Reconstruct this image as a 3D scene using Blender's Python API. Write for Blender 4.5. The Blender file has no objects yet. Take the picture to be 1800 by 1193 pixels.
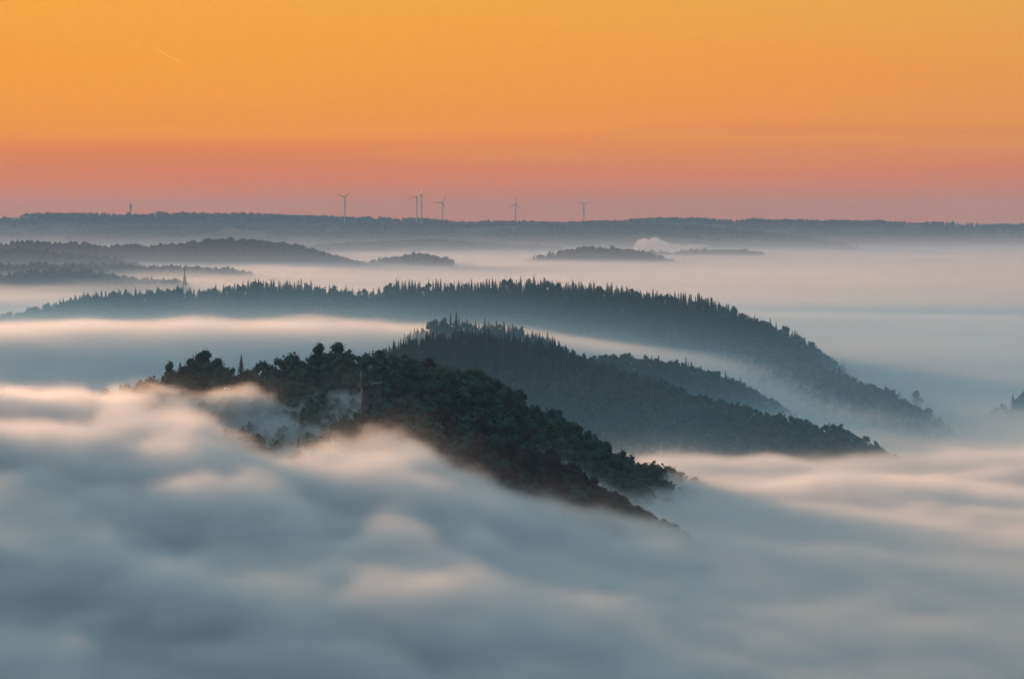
import bpy, math, random
import numpy as np
from mathutils import Vector

# ------------------------------------------------------------------ camera, sky, sun, exposure
scene = bpy.context.scene
COL = scene.collection
F = 4667.0                 # focal length in photo pixels (photo 1800 x 1193)
CAMZ = 200.0               # eye height above datum; the river valley floor is near 20
HORIZON = 400.0            # photo row of the horizon

cam_data = bpy.data.cameras.new('camera')
cam_data.sensor_fit = 'HORIZONTAL'
cam_data.sensor_width = 36.0
cam_data.lens = F / 1800.0 * 36.0
cam_data.shift_y = -(596.5 - HORIZON) / 1800.0
cam_data.clip_start = 1.0
cam_data.clip_end = 300000.0
cam = bpy.data.objects.new('camera', cam_data)
cam.location = (0, 0, CAMZ)
cam.rotation_euler = (math.radians(90), 0, 0)
COL.objects.link(cam)
scene.camera = cam

SUN_AZ = math.radians(-29)     # left of the view axis (+Y), outside the frame
SUN_EL = math.radians(4.5)
sun_dir = Vector((math.sin(SUN_AZ) * math.cos(SUN_EL), math.cos(SUN_AZ) * math.cos(SUN_EL), math.sin(SUN_EL)))

def s2l(r, g, b):
    f = lambda c: (c / 255 / 12.92) if c / 255 <= 0.04045 else ((c / 255 + 0.055) / 1.055) ** 2.4
    return (f(r), f(g), f(b), 1.0)

def build_world():
    w = bpy.data.worlds.new('World'); scene.world = w; w.use_nodes = True
    nt = w.node_tree; nt.nodes.clear()
    N = nt.nodes.new; L = nt.links.new
    out = N('ShaderNodeOutputWorld'); bg = N('ShaderNodeBackground')
    tc = N('ShaderNodeTexCoord'); sep = N('ShaderNodeSeparateXYZ'); L(tc.outputs['Generated'], sep.inputs[0])
    def math_(op, a, b=None, clamp=False):
        n = N('ShaderNodeMath'); n.operation = op; n.use_clamp = clamp
        for i, v in enumerate((a, b)):
            if v is None: continue
            if isinstance(v, (int, float)): n.inputs[i].default_value = v
            else: L(v, n.inputs[i])
        return n.outputs[0]
    def ramp(fac, stops):
        n = N('ShaderNodeValToRGB'); e = n.color_ramp.elements
        n.color_ramp.interpolation = 'EASE' if False else 'LINEAR'
        while len(e) < len(stops): e.new(0.5)
        for i, (p, c) in enumerate(stops):
            e[i].position = p; e[i].color = s2l(*c)
        L(fac, n.inputs[0]); return n.outputs[0]
    def mix(fac, a, b, mode='MIX'):
        n = N('ShaderNodeMix'); n.data_type = 'RGBA'; n.blend_type = mode
        if isinstance(fac, (int, float)): n.inputs[0].default_value = fac
        else: L(fac, n.inputs[0])
        for i, v in ((6, a), (7, b)):
            if isinstance(v, tuple): n.inputs[i].default_value = v
            else: L(v, n.inputs[i])
        return n.outputs[2]
    # faint long strata low in the sky
    mp = N('ShaderNodeMapping'); mp.inputs['Scale'].default_value = (2.6, 2.6, 50.0); L(tc.outputs['Generated'], mp.inputs[0])
    nz = N('ShaderNodeTexNoise'); nz.inputs['Scale'].default_value = 1.6; nz.inputs['Detail'].default_value = 3.5; L(mp.outputs[0], nz.inputs['Vector'])
    wob = math_('MULTIPLY', math_('SUBTRACT', nz.outputs[0], 0.5), 0.03)
    z = math_('ADD', sep.outputs[2], wob)
    zl = math_('MULTIPLY', z, 1 / 0.16, True)          # 0 .. 9 degrees
    low = ramp(zl, [(0.0, SKY0), (0.075, SKY1), (0.14, SKY2), (0.205, SKY3), (0.245, SKY4), (0.40, SKY5), (0.56, SKY6), (0.78, SKY7), (1.0, SKY8)])
    zh = math_('POWER', math_('MAXIMUM', sep.outputs[2], 0.0), 0.5)
    high = ramp(zh, [(0.0, SKY8), (0.40, SKY8), (0.55, SKY9), (0.75, SKY10), (1.0, SKY11)])
    f = math_('MULTIPLY', math_('SUBTRACT', sep.outputs[2], 0.13), 1 / 0.03, True)
    glow = mix(f, low, high)
    # away from the sunrise the low sky turns to a dull blue mauve
    dot = math_('ADD', math_('MULTIPLY', sep.outputs[0], math.sin(SUN_AZ)), math_('MULTIPLY', sep.outputs[1], math.cos(SUN_AZ)))
    away = ramp(zh, [(0.0, (96, 112, 128)), (0.3, (110, 126, 142)), (0.55, (112, 138, 158)), (0.8, (126, 172, 196)), (1.0, SKY11)])
    af = math_('MULTIPLY', math_('SUBTRACT', 0.95, dot), 1.0, True)
    af = math_('POWER', af, 1.2)
    sky = mix(af, glow, away)
    # twilight scattering from the physical sky model on top
    ns = N('ShaderNodeTexSky'); ns.sky_type = 'NISHITA'; ns.sun_disc = False
    ns.sun_elevation = SUN_EL; ns.sun_rotation = SUN_AZ
    ns.altitude = 300
    hi = math_('MULTIPLY', math_('SUBTRACT', sep.outputs[2], 0.25), 1.6, True)
    sky = mix(math_('MULTIPLY', hi, 0.2), sky, mix(1.0, ns.outputs[0], (0.06, 0.06, 0.06, 1), 'MULTIPLY'))
    L(sky, bg.inputs[0]); bg.inputs[1].default_value = 1.0
    L(bg.outputs[0], out.inputs[0])

SKY0, SKY1, SKY2, SKY3 = (222, 114, 60), (228, 117, 54), (236, 123, 47), (244, 136, 42)
SKY4, SKY5, SKY6, SKY7, SKY8 = (252, 152, 30), (253, 160, 34), (249, 172, 52), (238, 188, 92), (234, 200, 138)
SKY9, SKY10, SKY11 = (238, 236, 218), (190, 217, 222), (132, 186, 216)
build_world()

sun_data = bpy.data.lights.new('sun', 'SUN')
sun_data.energy = 5.0; sun_data.angle = math.radians(8); sun_data.color = (1.0, 0.53, 0.31)
sun = bpy.data.objects.new('sun', sun_data); COL.objects.link(sun)
sun.rotation_euler = sun_dir.to_track_quat('Z', 'Y').to_euler()

scene.view_settings.view_transform = 'Standard'
scene.view_settings.look = 'None'
scene.view_settings.exposure = 0.0
scene.view_settings.gamma = 1.0
scene.view_settings.use_curve_mapping = False
cy = scene.cycles
cy.use_denoising = True
cy.use_adaptive_sampling = True
cy.adaptive_threshold = 0.03; cy.adaptive_min_samples = 12; cy.use_light_tree = False
cy.max_bounces = 8; cy.diffuse_bounces = 2; cy.volume_bounces = 3; cy.transparent_max_bounces = 8
cy.volume_step_rate = 1.0
cy.volume_max_steps = 512

# ------------------------------------------------------------------ helpers
rng = np.random.default_rng(7)
random.seed(7)

def P(px, py, d):
    return ((px - 900.0) / F * d, d, CAMZ - (py - HORIZON) / F * d)

def hash2(ix, iy, seed):
    h = (ix.astype(np.int64) * 374761393 + iy.astype(np.int64) * 668265263 + seed * 144269504) & 0x7fffffff
    h = ((h ^ (h >> 13)) * 1274126177) & 0x7fffffff
    return ((h ^ (h >> 16)) & 0xffff) / 65535.0

def vnoise(x, y, seed=0):
    ix, iy = np.floor(x), np.floor(y); fx, fy = x - ix, y - iy
    fx = fx * fx * fx * (fx * (fx * 6 - 15) + 10); fy = fy * fy * fy * (fy * (fy * 6 - 15) + 10)
    a, b = hash2(ix, iy, seed), hash2(ix + 1, iy, seed); c, d = hash2(ix, iy + 1, seed), hash2(ix + 1, iy + 1, seed)
    return (a + (b - a) * fx) * (1 - fy) + (c + (d - c) * fx) * fy - 0.5

def fbm(x, y, seed=0, octaves=4):
    s = 0; a = 1.0
    for o in range(octaves):
        s = s + a * vnoise(x * 2 ** o + 17.3 * o, y * 2 ** o - 9.1 * o, seed + o); a *= 0.5
    return s

def sstep(a, b, x):
    t = np.clip((x - a) / (b - a), 0, 1); return t * t * (3 - 2 * t)

def node_mat(name):
    m = bpy.data.materials.new(name); m.use_nodes = True
    nt = m.node_tree; nt.nodes.clear()
    return m, nt, nt.nodes.new, nt.links.new

def surf(name, colors, scale=1.0, rough=0.9, detail=4.0, spread=0.12, coord='Object', rand=0.0, bump=0.0):
    m, nt, N, L = node_mat(name)
    out = N('ShaderNodeOutputMaterial'); b = N('ShaderNodeBsdfPrincipled')
    tc = N('ShaderNodeTexCoord'); nz = N('ShaderNodeTexNoise'); nz.inputs['Scale'].default_value = scale; nz.inputs['Detail'].default_value = detail
    L(tc.outputs[coord], nz.inputs['Vector'])
    r = N('ShaderNodeValToRGB'); e = r.color_ramp.elements
    while len(e) < len(colors): e.new(0.5)
    n = len(colors)
    for i, c in enumerate(colors):
        e[i].position = 0.5 + (i / (n - 1) - 0.5) * 2 * spread if n > 1 else 0.5
        e[i].color = (*c, 1)
    fac = nz.outputs[0]
    if rand:
        oi = N('ShaderNodeObjectInfo'); ma = N('ShaderNodeMath'); ma.operation = 'MULTIPLY_ADD'
        ma.inputs[1].default_value = rand; L(oi.outputs['Random'], ma.inputs[0])
        sb = N('ShaderNodeMath'); sb.operation = 'SUBTRACT'; sb.inputs[1].default_value = rand / 2
        L(fac, ma.inputs[2]); L(ma.outputs[0], sb.inputs[0]); fac = sb.outputs[0]
    L(fac, r.inputs[0]); L(r.outputs[0], b.inputs['Base Color'])
    b.inputs['Roughness'].default_value = rough
    b.inputs['Specular IOR Level'].default_value = 0.2
    if bump:
        bp = N('ShaderNodeBump'); bp.inputs['Strength'].default_value = bump; L(nz.outputs[0], bp.inputs['Height']); L(bp.outputs[0], b.inputs['Normal'])
    L(b.outputs[0], out.inputs[0]); return m

def volume_mat(name, density, color, aniso, attribute=False, step=1.0, thin=None):
    m, nt, N, L = node_mat(name)
    out = N('ShaderNodeOutputMaterial'); v = N('ShaderNodeVolumePrincipled')
    v.inputs['Color'].default_value = (*color, 1); v.inputs['Anisotropy'].default_value = aniso
    v.inputs['Density'].default_value = density
    v.inputs['Density Attribute'].default_value = 'density' if attribute else ''
    L(v.outputs[0], out.inputs['Volume'])
    if attribute and thin:      # the thinnest mist is fine droplets that scatter bluer and more evenly than the thick fog
        at = N('ShaderNodeAttribute'); at.attribute_name = 'density'
        mr = N('ShaderNodeMapRange'); mr.inputs[1].default_value = 0.12; mr.inputs[2].default_value = 1.2; L(at.outputs['Fac'], mr.inputs[0])
        mx = N('ShaderNodeMix'); mx.data_type = 'RGBA'; mx.inputs[6].default_value = (*thin, 1); mx.inputs[7].default_value = (*color, 1)
        L(mr.outputs[0], mx.inputs[0]); L(mx.outputs[2], v.inputs['Color'])
        an = N('ShaderNodeMath'); an.operation = 'MULTIPLY'; an.inputs[1].default_value = aniso; L(mr.outputs[0], an.inputs[0]); L(an.outputs[0], v.inputs['Anisotropy'])
    m.cycles.volume_step_rate = step
    if not attribute: m.cycles.homogeneous_volume = True
    return m

def mesh_from(name, verts, faces_flat, loops_per_face, mat=None, smooth=False):
    """verts (n,3); faces_flat: flat loop vertex indices with a constant count per face, or list of lists"""
    me = bpy.data.meshes.new(name)
    if loops_per_face:
        verts = np.asarray(verts, np.float32); f = np.asarray(faces_flat, np.int32).ravel()
        nf = len(f) // loops_per_face
        me.vertices.add(len(verts)); me.vertices.foreach_set('co', verts.ravel())
        me.loops.add(len(f)); me.loops.foreach_set('vertex_index', f)
        me.polygons.add(nf); me.polygons.foreach_set('loop_start', np.arange(nf, dtype=np.int32) * loops_per_face)
        me.update(calc_edges=True)
    else:
        me.from_pydata([tuple(v) for v in verts], [], faces_flat)
    if smooth: me.polygons.foreach_set('use_smooth', [True] * len(me.polygons))
    if mat: me.materials.append(mat)
    me.validate()
    return me

def link(name, data, parent=None, loc=None, **props):
    o = bpy.data.objects.new(name, data); COL.objects.link(o)
    if parent: o.parent = parent
    if loc is not None: o.location = loc
    for k, v in props.items(): o[k] = v
    return o

# ------------------------------------------------------------------ terrain
# each ridge: photo silhouette (column, row, distance in metres); tree height is taken off to get the ground
RIDGES = dict(
    front=([(150, 760, 1240), (240, 690, 1235), (285, 655, 1230), (350, 640, 1220), (420, 640, 1210), (500, 628, 1200), (600, 608, 1190), (680, 618, 1180), (760, 642, 1165),
            (830, 668, 1150), (900, 702, 1130), (960, 735, 1125), (1030, 775, 1140), (1100, 803, 1165), (1150, 820, 1185), (1185, 842, 1195), (1205, 900, 1200)], 12, (0.36, 0.8), 26),
    spur=([(690, 700, 1080), (700, 730, 1010), (790, 727, 985), (850, 760, 955), (920, 806, 930), (1000, 846, 905), (1050, 872, 890), (1100, 900, 874), (1125, 945, 866), (1140, 1010, 860)], 11, (0.5, 0.65), 12),
    mid=([(640, 640, 1720), (690, 612, 1750), (740, 590, 1790), (800, 577, 1830), (850, 575, 1830), (900, 581, 1810), (960, 598, 1780), (1000, 610, 1750), (1040, 625, 1700),
          (1090, 640, 1670), (1150, 664, 1620), (1250, 694, 1560), (1350, 718, 1500), (1440, 742, 1440), (1490, 770, 1405), (1525, 812, 1390)], 13, (0.13, 0.7), 25),
    knoll=([(785, 556, 2130), (840, 552, 2130), (880, 558, 2120), (940, 585, 2080)], 16, 0.6, 12),
    side=([(1000, 625, 1960), (1080, 622, 1930), (1180, 628, 1900), (1240, 646, 1880), (1280, 672, 1865), (1310, 720, 1850)], 11, 0.6, 12),
    back=([(-40, 560, 3050), (80, 536, 3000), (150, 517, 2950), (220, 506, 2900), (300, 503, 2850), (390, 503, 2800), (480, 491, 2780), (540, 494, 2760), (600, 502, 2740), (690, 501, 2720),
           (705, 494, 2710), (800, 492, 2680), (900, 487, 2640), (1000, 490, 2600), (1060, 499, 2560), (1120, 509, 2520), (1220, 517, 2460), (1270, 532, 2420), (1310, 548, 2380),
           (1350, 566, 2330), (1380, 596, 2240), (1410, 625, 2160), (1440, 645, 2090), (1480, 662, 2010), (1545, 690, 1880), (1600, 716, 1780), (1650, 760, 1720)], 16, (0.45, 0.75), 18),
    right=([(1796, 716, 1850), (1815, 686, 1870), (1838, 664, 1890), (1880, 640, 1920), (1960, 610, 1950)], 15, 0.9, 12),
)
FAR = dict(
    h1=([(-120, 425, 6000), (0, 421, 6000), (40, 418, 6000), (100, 425, 6000), (140, 423, 6000), (175, 430, 5950), (205, 440, 5900)], 16, 0.4, 30),
    h2=([(208, 441, 6100), (235, 423, 6100), (270, 424, 6100), (330, 419, 6100), (350, 416, 6100), (450, 417, 6050), (520, 425, 6000), (560, 434, 5950), (600, 448, 5900), (640, 460, 5850)], 16, 0.4, 30),
    h3=([(-120, 428, 5500), (0, 433, 5500), (50, 438, 5450), (120, 447, 5400), (200, 452, 5350), (255, 464, 5300)], 16, 0.3, 20),
    h4=([(120, 470, 4900), (180, 466, 4900), (250, 466, 4900), (300, 470, 4880), (370, 477, 4850)], 16, 0.1, 20),
    h4b=([(-100, 462, 4700), (0, 463, 4700), (60, 464, 4700), (120, 472, 4700)], 15, 0.1, 20),
    h5=([(0, 487, 4400), (50, 478, 4400), (100, 477, 4400), (160, 482, 4380), (245, 488, 4350)], 15, 0.1, 20),
    h6=([(910, 458, 6500), (960, 441, 6500), (1000, 431, 6500), (1050, 428, 6500), (1110, 430, 6480), (1140, 440, 6450), (1172, 456, 6420)], 14, 0.55, 30),
    h7=([(1130, 438, 7600), (1150, 431, 7600), (1190, 437, 7600), (1212, 430, 7600), (1260, 430, 7600), (1300, 434, 7550), (1362, 443, 7500)], 14, 0.5, 30),
    h8=([(560, 436, 8800), (650, 426, 8800), (700, 425, 8800), (750, 423, 8800), (800, 428, 8800), (900, 432, 8800), (960, 438, 8800), (1020, 446, 8700)], 12, 0.08, 60),
    h9=([(672, 456, 6000), (715, 451, 6000), (732, 447, 6000), (752, 455, 6000)], 12, 0.2, 15),
    spurfar=([(250, 398, 10800), (450, 397, 10800), (560, 395, 10700), (650, 393, 10600), (800, 392, 10500), (900, 392, 10500), (1000, 391, 10400), (1100, 394, 10300), (1200, 396, 10200), (1250, 401, 10100), (1300, 411, 10000), (1375, 427, 9900)], 12, 0.13, 80),
    skyl=([(-400, 420, 12000), (-100, 402, 12200), (0, 390, 12300), (20, 383, 12400), (60, 377, 12500), (130, 375, 12500), (270, 374, 12500), (350, 375, 12500), (450, 377, 12400), (500, 379, 12300), (560, 382, 12000), (620, 386, 11600), (755, 388, 11500), (830, 391, 11400), (1020, 391, 11400), (1060, 390, 11500)], 8, 0.15, 120),
    skyl2=([(560, 384, 13000), (600, 381, 13000), (700, 381, 13000), (750, 384, 13000), (775, 392, 12900)], 14, 0.2, 40),
    skyp=([(780, 391, 16000), (840, 387, 16000), (960, 386, 16000), (1030, 389, 16000), (1100, 391, 16000)], 10, 0.1, 100),
    skyr=([(1030, 391, 12300), (1060, 388, 12300), (1100, 385, 12300), (1180, 383, 12300), (1260, 385, 12200), (1500, 387, 12000), (1650, 390, 11900), (1800, 394, 11800), (1950, 399, 11700), (2300, 405, 11500)], 12, 0.15, 120),
)

def spine(rd):
    pts, th, slope, rad = rd
    a = np.array([P(*p) for p in pts]); a[:, 2] -= th
    return a, slope, rad

def ridge_h(x, y, rd):
    a, slope, rad = spine(rd)
    best = np.full(x.shape, -1e9)
    for p, q in zip(a[:-1], a[1:]):
        dx, dy = q[0] - p[0], q[1] - p[1]; l2 = dx * dx + dy * dy
        t = np.clip(((x - p[0]) * dx + (y - p[1]) * dy) / l2, 0, 1)
        d2 = (x - p[0] - t * dx) ** 2 + (y - p[1] - t * dy) ** 2
        dist = np.sqrt(d2) + 1e-3
        if isinstance(slope, tuple):      # gentler on the flank that faces the viewpoint
            w = np.clip((p[1] + t * dy - y) / dist, 0, 1) ** 3
            sl = slope[1] + (slope[0] - slope[1]) * w
        else: sl = slope
        z = p[2] + (q[2] - p[2]) * t - sl * (np.sqrt(d2 + rad * rad) - rad)
        best = np.maximum(best, z)
    return best

def ground_raw(x, y):
    h = 22 + 30 * sstep(3000, 7000, y) + 4 * fbm(x / 300, y / 300, 3)
    for rd in list(RIDGES.values()) + list(FAR.values()):
        h = np.maximum(h, ridge_h(x, y, rd))
    amp = np.clip(y / 1200, 0.6, 5)
    return h + amp * fbm(x / (40 * amp), y / (40 * amp), 11, 3) * 1.5

NU, ND = 440, 420
U = np.linspace(-0.52, 0.52, NU)
D = np.concatenate([np.geomspace(150, 800, 60, endpoint=False), np.geomspace(800, 3200, 230, endpoint=False), np.geomspace(3200, 18000, ND - 290)])
GX = D[:, None] * U[None, :]; GY = np.repeat(D[:, None], NU, 1)
GZ = ground_raw(GX, GY)

def ground(x, y):
    u = np.clip((x / y - U[0]) / (U[1] - U[0]), 0, NU - 1.001); di = np.clip(np.interp(y, D, np.arange(ND)), 0, ND - 1.001)
    i, j = di.astype(int), u.astype(int); fi, fj = di - i, u - j
    return (GZ[i, j] * (1 - fj) + GZ[i, j + 1] * fj) * (1 - fi) + (GZ[i + 1, j] * (1 - fj) + GZ[i + 1, j + 1] * fj) * fi

CUM = np.maximum.accumulate((GZ + 6 - CAMZ) / GY, axis=0)     # line of sight over the ground in front

def visible(x, y, ztop):
    u = np.clip(np.round((x / y - U[0]) / (U[1] - U[0])).astype(int), 0, NU - 1)
    di = np.clip(np.searchsorted(D, y - 14) - 1, 0, ND - 1)
    return (ztop - CAMZ) / y > CUM[di, u]

def build_terrain():
    v = np.stack([GX, GY, GZ], -1).reshape(-1, 3)
    i = np.arange(ND - 1)[:, None] * NU + np.arange(NU - 1)[None, :]
    f = np.stack([i, i + 1, i + NU + 1, i + NU], -1).reshape(-1, 4)
    m = surf('forest_floor_and_fields', [(0.018, 0.030, 0.016), (0.03, 0.045, 0.022), (0.05, 0.065, 0.03), (0.10, 0.11, 0.05)], scale=0.0035, spread=0.2, detail=5)
    link('terrain', mesh_from('terrain', v, f, 4, m, True), kind='structure', label='wooded hills and valley floor sunk in the morning fog')
build_terrain()

# ------------------------------------------------------------------ fog
def fog_top(x, y):
    base = np.interp(y, [0, 600, 900, 1080, 1250, 1430, 1600, 2000, 2600, 3500, 4300, 5000, 6000, 7000, 9000, 30000], [92, 95, 97, 94, 89, 81, 77, 79, 91, 104, 116, 123, 127, 128, 129, 130])
    # bank that wells up on the near left and leans on the spur, sinking towards the right
    xc = [-900, -60, -38, -20, 0, 20, 45, 80, 180, 300]
    amp = np.interp(x, xc, [37, 39, 39, 28, 19, 15, 12, 9, 3, 1])
    yc = np.interp(x, xc, [915, 905, 900, 890, 872, 855, 838, 815, 780, 760]) + 22 * fbm(x / 60, x * 0 + 3.1, 21, 2)
    dy = y - yc
    crest = np.exp(-(np.where(dy < 0, dy / 230, dy / 45)) ** 2)
    w1 = 1 + 0.22 * fbm(x / 38, x * 0 + 1.7, 5, 3)
    h1 = amp * crest * w1
    # lower rolls stepping down the near face of the bank
    for k, (y0, hh, wd, sd) in enumerate([(835, 9.0, 20, 91), (778, 9.5, 22, 95), (715, 8.0, 24, 99), (650, 6.0, 26, 103)]):
        line = y0 + 26 * fbm(x / 55, x * 0 + 2.2 * k, sd, 2) + 0.22 * (x + 100)
        e = y - line
        h1 = h1 + hh * sstep(30, -70, x) * np.clip(0.55 + 1.5 * fbm(x / 42, x * 0 + 4.1 * k, sd + 2, 2), 0, 1.4) * np.exp(-(np.where(e < 0, e / (wd * 1.6), e / (wd * 0.7))) ** 2)
    # second roll that laps against the left end of the ridge
    amp2 = np.interp(x, [-900, -300, -160, -120, -85, -62, -45, -15], [44, 46, 44, 39, 38, 36, 24, 2]) * (1 + 0.12 * fbm(x / 45, x * 0 + 8.2, 6, 3))
    d2 = y - (1150 + 14 * fbm(x / 50, x * 0 + 5.5, 9, 2))
    h2 = amp2 * np.exp(-(np.where(d2 < 0, d2 / 85, d2 / 55)) ** 2)
    # swell behind the ridge
    h2 = h2 + 15 * np.exp(-((x + 84) / 26) ** 2 - ((y - 1055) / 42) ** 2)
    xl = sstep(60, -250, x)
    h3 = 12 * xl * np.exp(-((y - 2450 - 60 * fbm(x / 90, y * 0, 31)) / 170) ** 2)
    wisp = sstep(20, 120, x) * sstep(1000, 1150, y) * sstep(1900, 1500, y) * 13 * fbm(x / 70 + y / 160, y / 90, 57, 4)      # torn top over the side valley
    h4 = wisp + 4 * sstep(-100, 400, x) * np.exp(-((y - 1500) / 200) ** 2)
    h3 = h3 + 42 * sstep(330, -120, x) * np.exp(-((y - 2190) / 190) ** 2)      # mist dammed up between the middle hill and the back ridge
    h4 = h4 + 20 * np.exp(-((x - 13 - 0.25 * (y - 1010)) / 16) ** 2 - ((y - 1010) / 45) ** 2)   # wisp in the gully beside the spur
    big = sstep(300, 700, y) * (1 - 0.6 * sstep(1200, 2500, y))
    ca, sa = math.cos(-0.5), math.sin(-0.5)
    xr, yr = x * ca + y * sa, -x * sa + y * ca
    roll = big * (11 * fbm(xr / 150, yr / 75, 41, 3) + 8 * fbm(xr / 60, yr / 34, 45, 3) + 5 * fbm(xr / 24, yr / 15, 48, 2)) * (0.22 + 1.48 * sstep(60, -60, x))
    h3 = h3 + 8 * sstep(-100, -600, x) * np.exp(-((y - 5050) / 650) ** 2)      # fog lying between the low ridges on the far left
    far = sstep(1500, 4000, y) * 9 * fbm(x / 700, y / 900, 51, 3)
    return base + np.maximum(h1, h2) + h3 + h4 + roll + far

def fog_object(name, *a, veil_end=None, **k):
    global Y_VEIL
    Y_VEIL = veil_end
    return _fog_object(name, *a, **k)

def _fog_object(name, label, x0, x1, y0, y1, z0, z1, vox, win, params, step, floor=0.0, thin=(0.42, 0.78, 1.0)):
    D0, thick, tail, tail_h, nscale, namp, aniso_scale, veil, veil_h, tint = params
    nx, ny = int((x1 - x0) / vox[0] / 1.5), int((y1 - y0) / vox[1] / 1.5)
    gx, gy = np.meshgrid(np.linspace(x0 - 20, x1 + 20, nx), np.linspace(y0 - 20, y1 + 20, ny))
    gz = fog_top(gx, gy)
    v = np.stack([gx, gy, gz], -1).reshape(-1, 3)
    i = np.arange(ny - 1)[:, None] * nx + np.arange(nx - 1)[None, :]
    f = np.stack([i, i + 1, i + nx + 1, i + nx], -1).reshape(-1, 4)
    mat = volume_mat(name + '_vapour', 0.005, tint, 0.5 if thin is None else (0.74 if y0 > 2500 else 0.6), True, step, thin)
    o = link(name, mesh_from(name, v, f, 4), kind='stuff', label=label, category='fog')
    ng = bpy.data.node_groups.new(name + '_volume', 'GeometryNodeTree')
    ng.interface.new_socket('Geometry', in_out='INPUT', socket_type='NodeSocketGeometry')
    ng.interface.new_socket('Geometry', in_out='OUTPUT', socket_type='NodeSocketGeometry')
    N = ng.nodes.new; L = ng.links.new
    gi = N('NodeGroupInput'); go = N('NodeGroupOutput')
    def M(op, a, b=None, c=None, clamp=False):
        n = N('ShaderNodeMath'); n.operation = op; n.use_clamp = clamp
        for k, q in enumerate((a, b, c)):
            if q is None: continue
            if isinstance(q, (int, float)): n.inputs[k].default_value = q
            else: L(q, n.inputs[k])
        return n.outputs[0]
    def smooth(val, a, b):
        n = N('ShaderNodeMapRange'); n.interpolation_type = 'SMOOTHSTEP'
        L(val, n.inputs[0]); n.inputs[1].default_value = a; n.inputs[2].default_value = b
        return n.outputs[0]
    pos = N('GeometryNodeInputPosition').outputs[0]
    sp = N('ShaderNodeSeparateXYZ'); L(pos, sp.inputs[0]); X, Y, Z = sp.outputs
    cb = N('ShaderNodeCombineXYZ'); L(X, cb.inputs[0]); L(Y, cb.inputs[1]); cb.inputs[2].default_value = 900
    rc = N('GeometryNodeRaycast'); L(gi.outputs[0], rc.inputs['Target Geometry']); L(cb.outputs[0], rc.inputs['Source Position'])
    rc.inputs['Ray Direction'].default_value = (0, 0, -1); rc.inputs['Ray Length'].default_value = 2000
    hz = N('ShaderNodeSeparateXYZ'); L(rc.outputs['Hit Position'], hz.inputs[0])
    top = hz.outputs[2]
    def noise(scale, detail, sc3, rot):
        mp = N('ShaderNodeVectorRotate'); mp.rotation_type = 'Z_AXIS'; mp.inputs['Angle'].default_value = rot; L(pos, mp.inputs['Vector'])
        vm = N('ShaderNodeVectorMath'); vm.operation = 'MULTIPLY'; L(mp.outputs[0], vm.inputs[0]); vm.inputs[1].default_value = sc3
        n = N('ShaderNodeTexNoise'); n.inputs['Scale'].default_value = scale; n.inputs['Detail'].default_value = detail
        n.inputs['Roughness'].default_value = 0.5
        L(vm.outputs[0], n.inputs['Vector']); return M('SUBTRACT', n.outputs[0], 0.5)
    n1 = noise(nscale, 4.5, aniso_scale, 0.5)
    n2 = noise(nscale * 0.33, 1.5, (0.5, 1.0, 2.5), 0.2)
    amp = M('MULTIPLY_ADD', smooth(X, 160, -40), 0.6 * namp, 0.4 * namp)      # calmer towards the open valley on the right
    h = M('SUBTRACT', M('MULTIPLY_ADD', n1, amp, top), Z)
    body = M('MULTIPLY', smooth(h, 0.0, thick), D0)
    tl = M('MULTIPLY', M('EXPONENT', M('DIVIDE', M('MINIMUM', h, 0.0), tail_h)), tail)
    tl = M('MULTIPLY', tl, M('MAXIMUM', M('MULTIPLY_ADD', n2, 4.5 if thin is None else 2.0, 1.0), 0.08))
    vl = M('MULTIPLY', M('EXPONENT', M('DIVIDE', M('MINIMUM', h, 0.0), veil_h)), veil)
    if Y_VEIL: vl = M('MULTIPLY', vl, smooth(Y, *Y_VEIL))
    dens = M('ADD', M('ADD', body, tl), vl)
    for (a, b) in win: dens = M('MULTIPLY', dens, smooth(Y, a, b))
    dens = M('MULTIPLY', dens, smooth(Z, z1, z1 - 14))
    dens = M('MAXIMUM', M('SUBTRACT', dens, floor), 0.0)      # air above the mist is left empty
    dens = M('MULTIPLY', dens, 200.0)      # grid units of 1/200 per metre keep the thinnest mist above the grid's clip value
    vc = N('GeometryNodeVolumeCube'); L(dens, vc.inputs['Density'])
    vc.inputs['Min'].default_value = (x0, y0, z0); vc.inputs['Max'].default_value = (x1, y1, z1)
    for k, (a, b, s) in zip(('Resolution X', 'Resolution Y', 'Resolution Z'), ((x0, x1, vox[0]), (y0, y1, vox[1]), (z0, z1, vox[2]))):
        vc.inputs[k].default_value = max(2, int((b - a) / s))
    sm = N('GeometryNodeSetMaterial'); sm.inputs['Material'].default_value = mat
    L(vc.outputs[0], sm.inputs['Geometry']); L(sm.outputs[0], go.inputs[0])
    md = o.modifiers.new('volume', 'NODES'); md.node_group = ng
    return o

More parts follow.
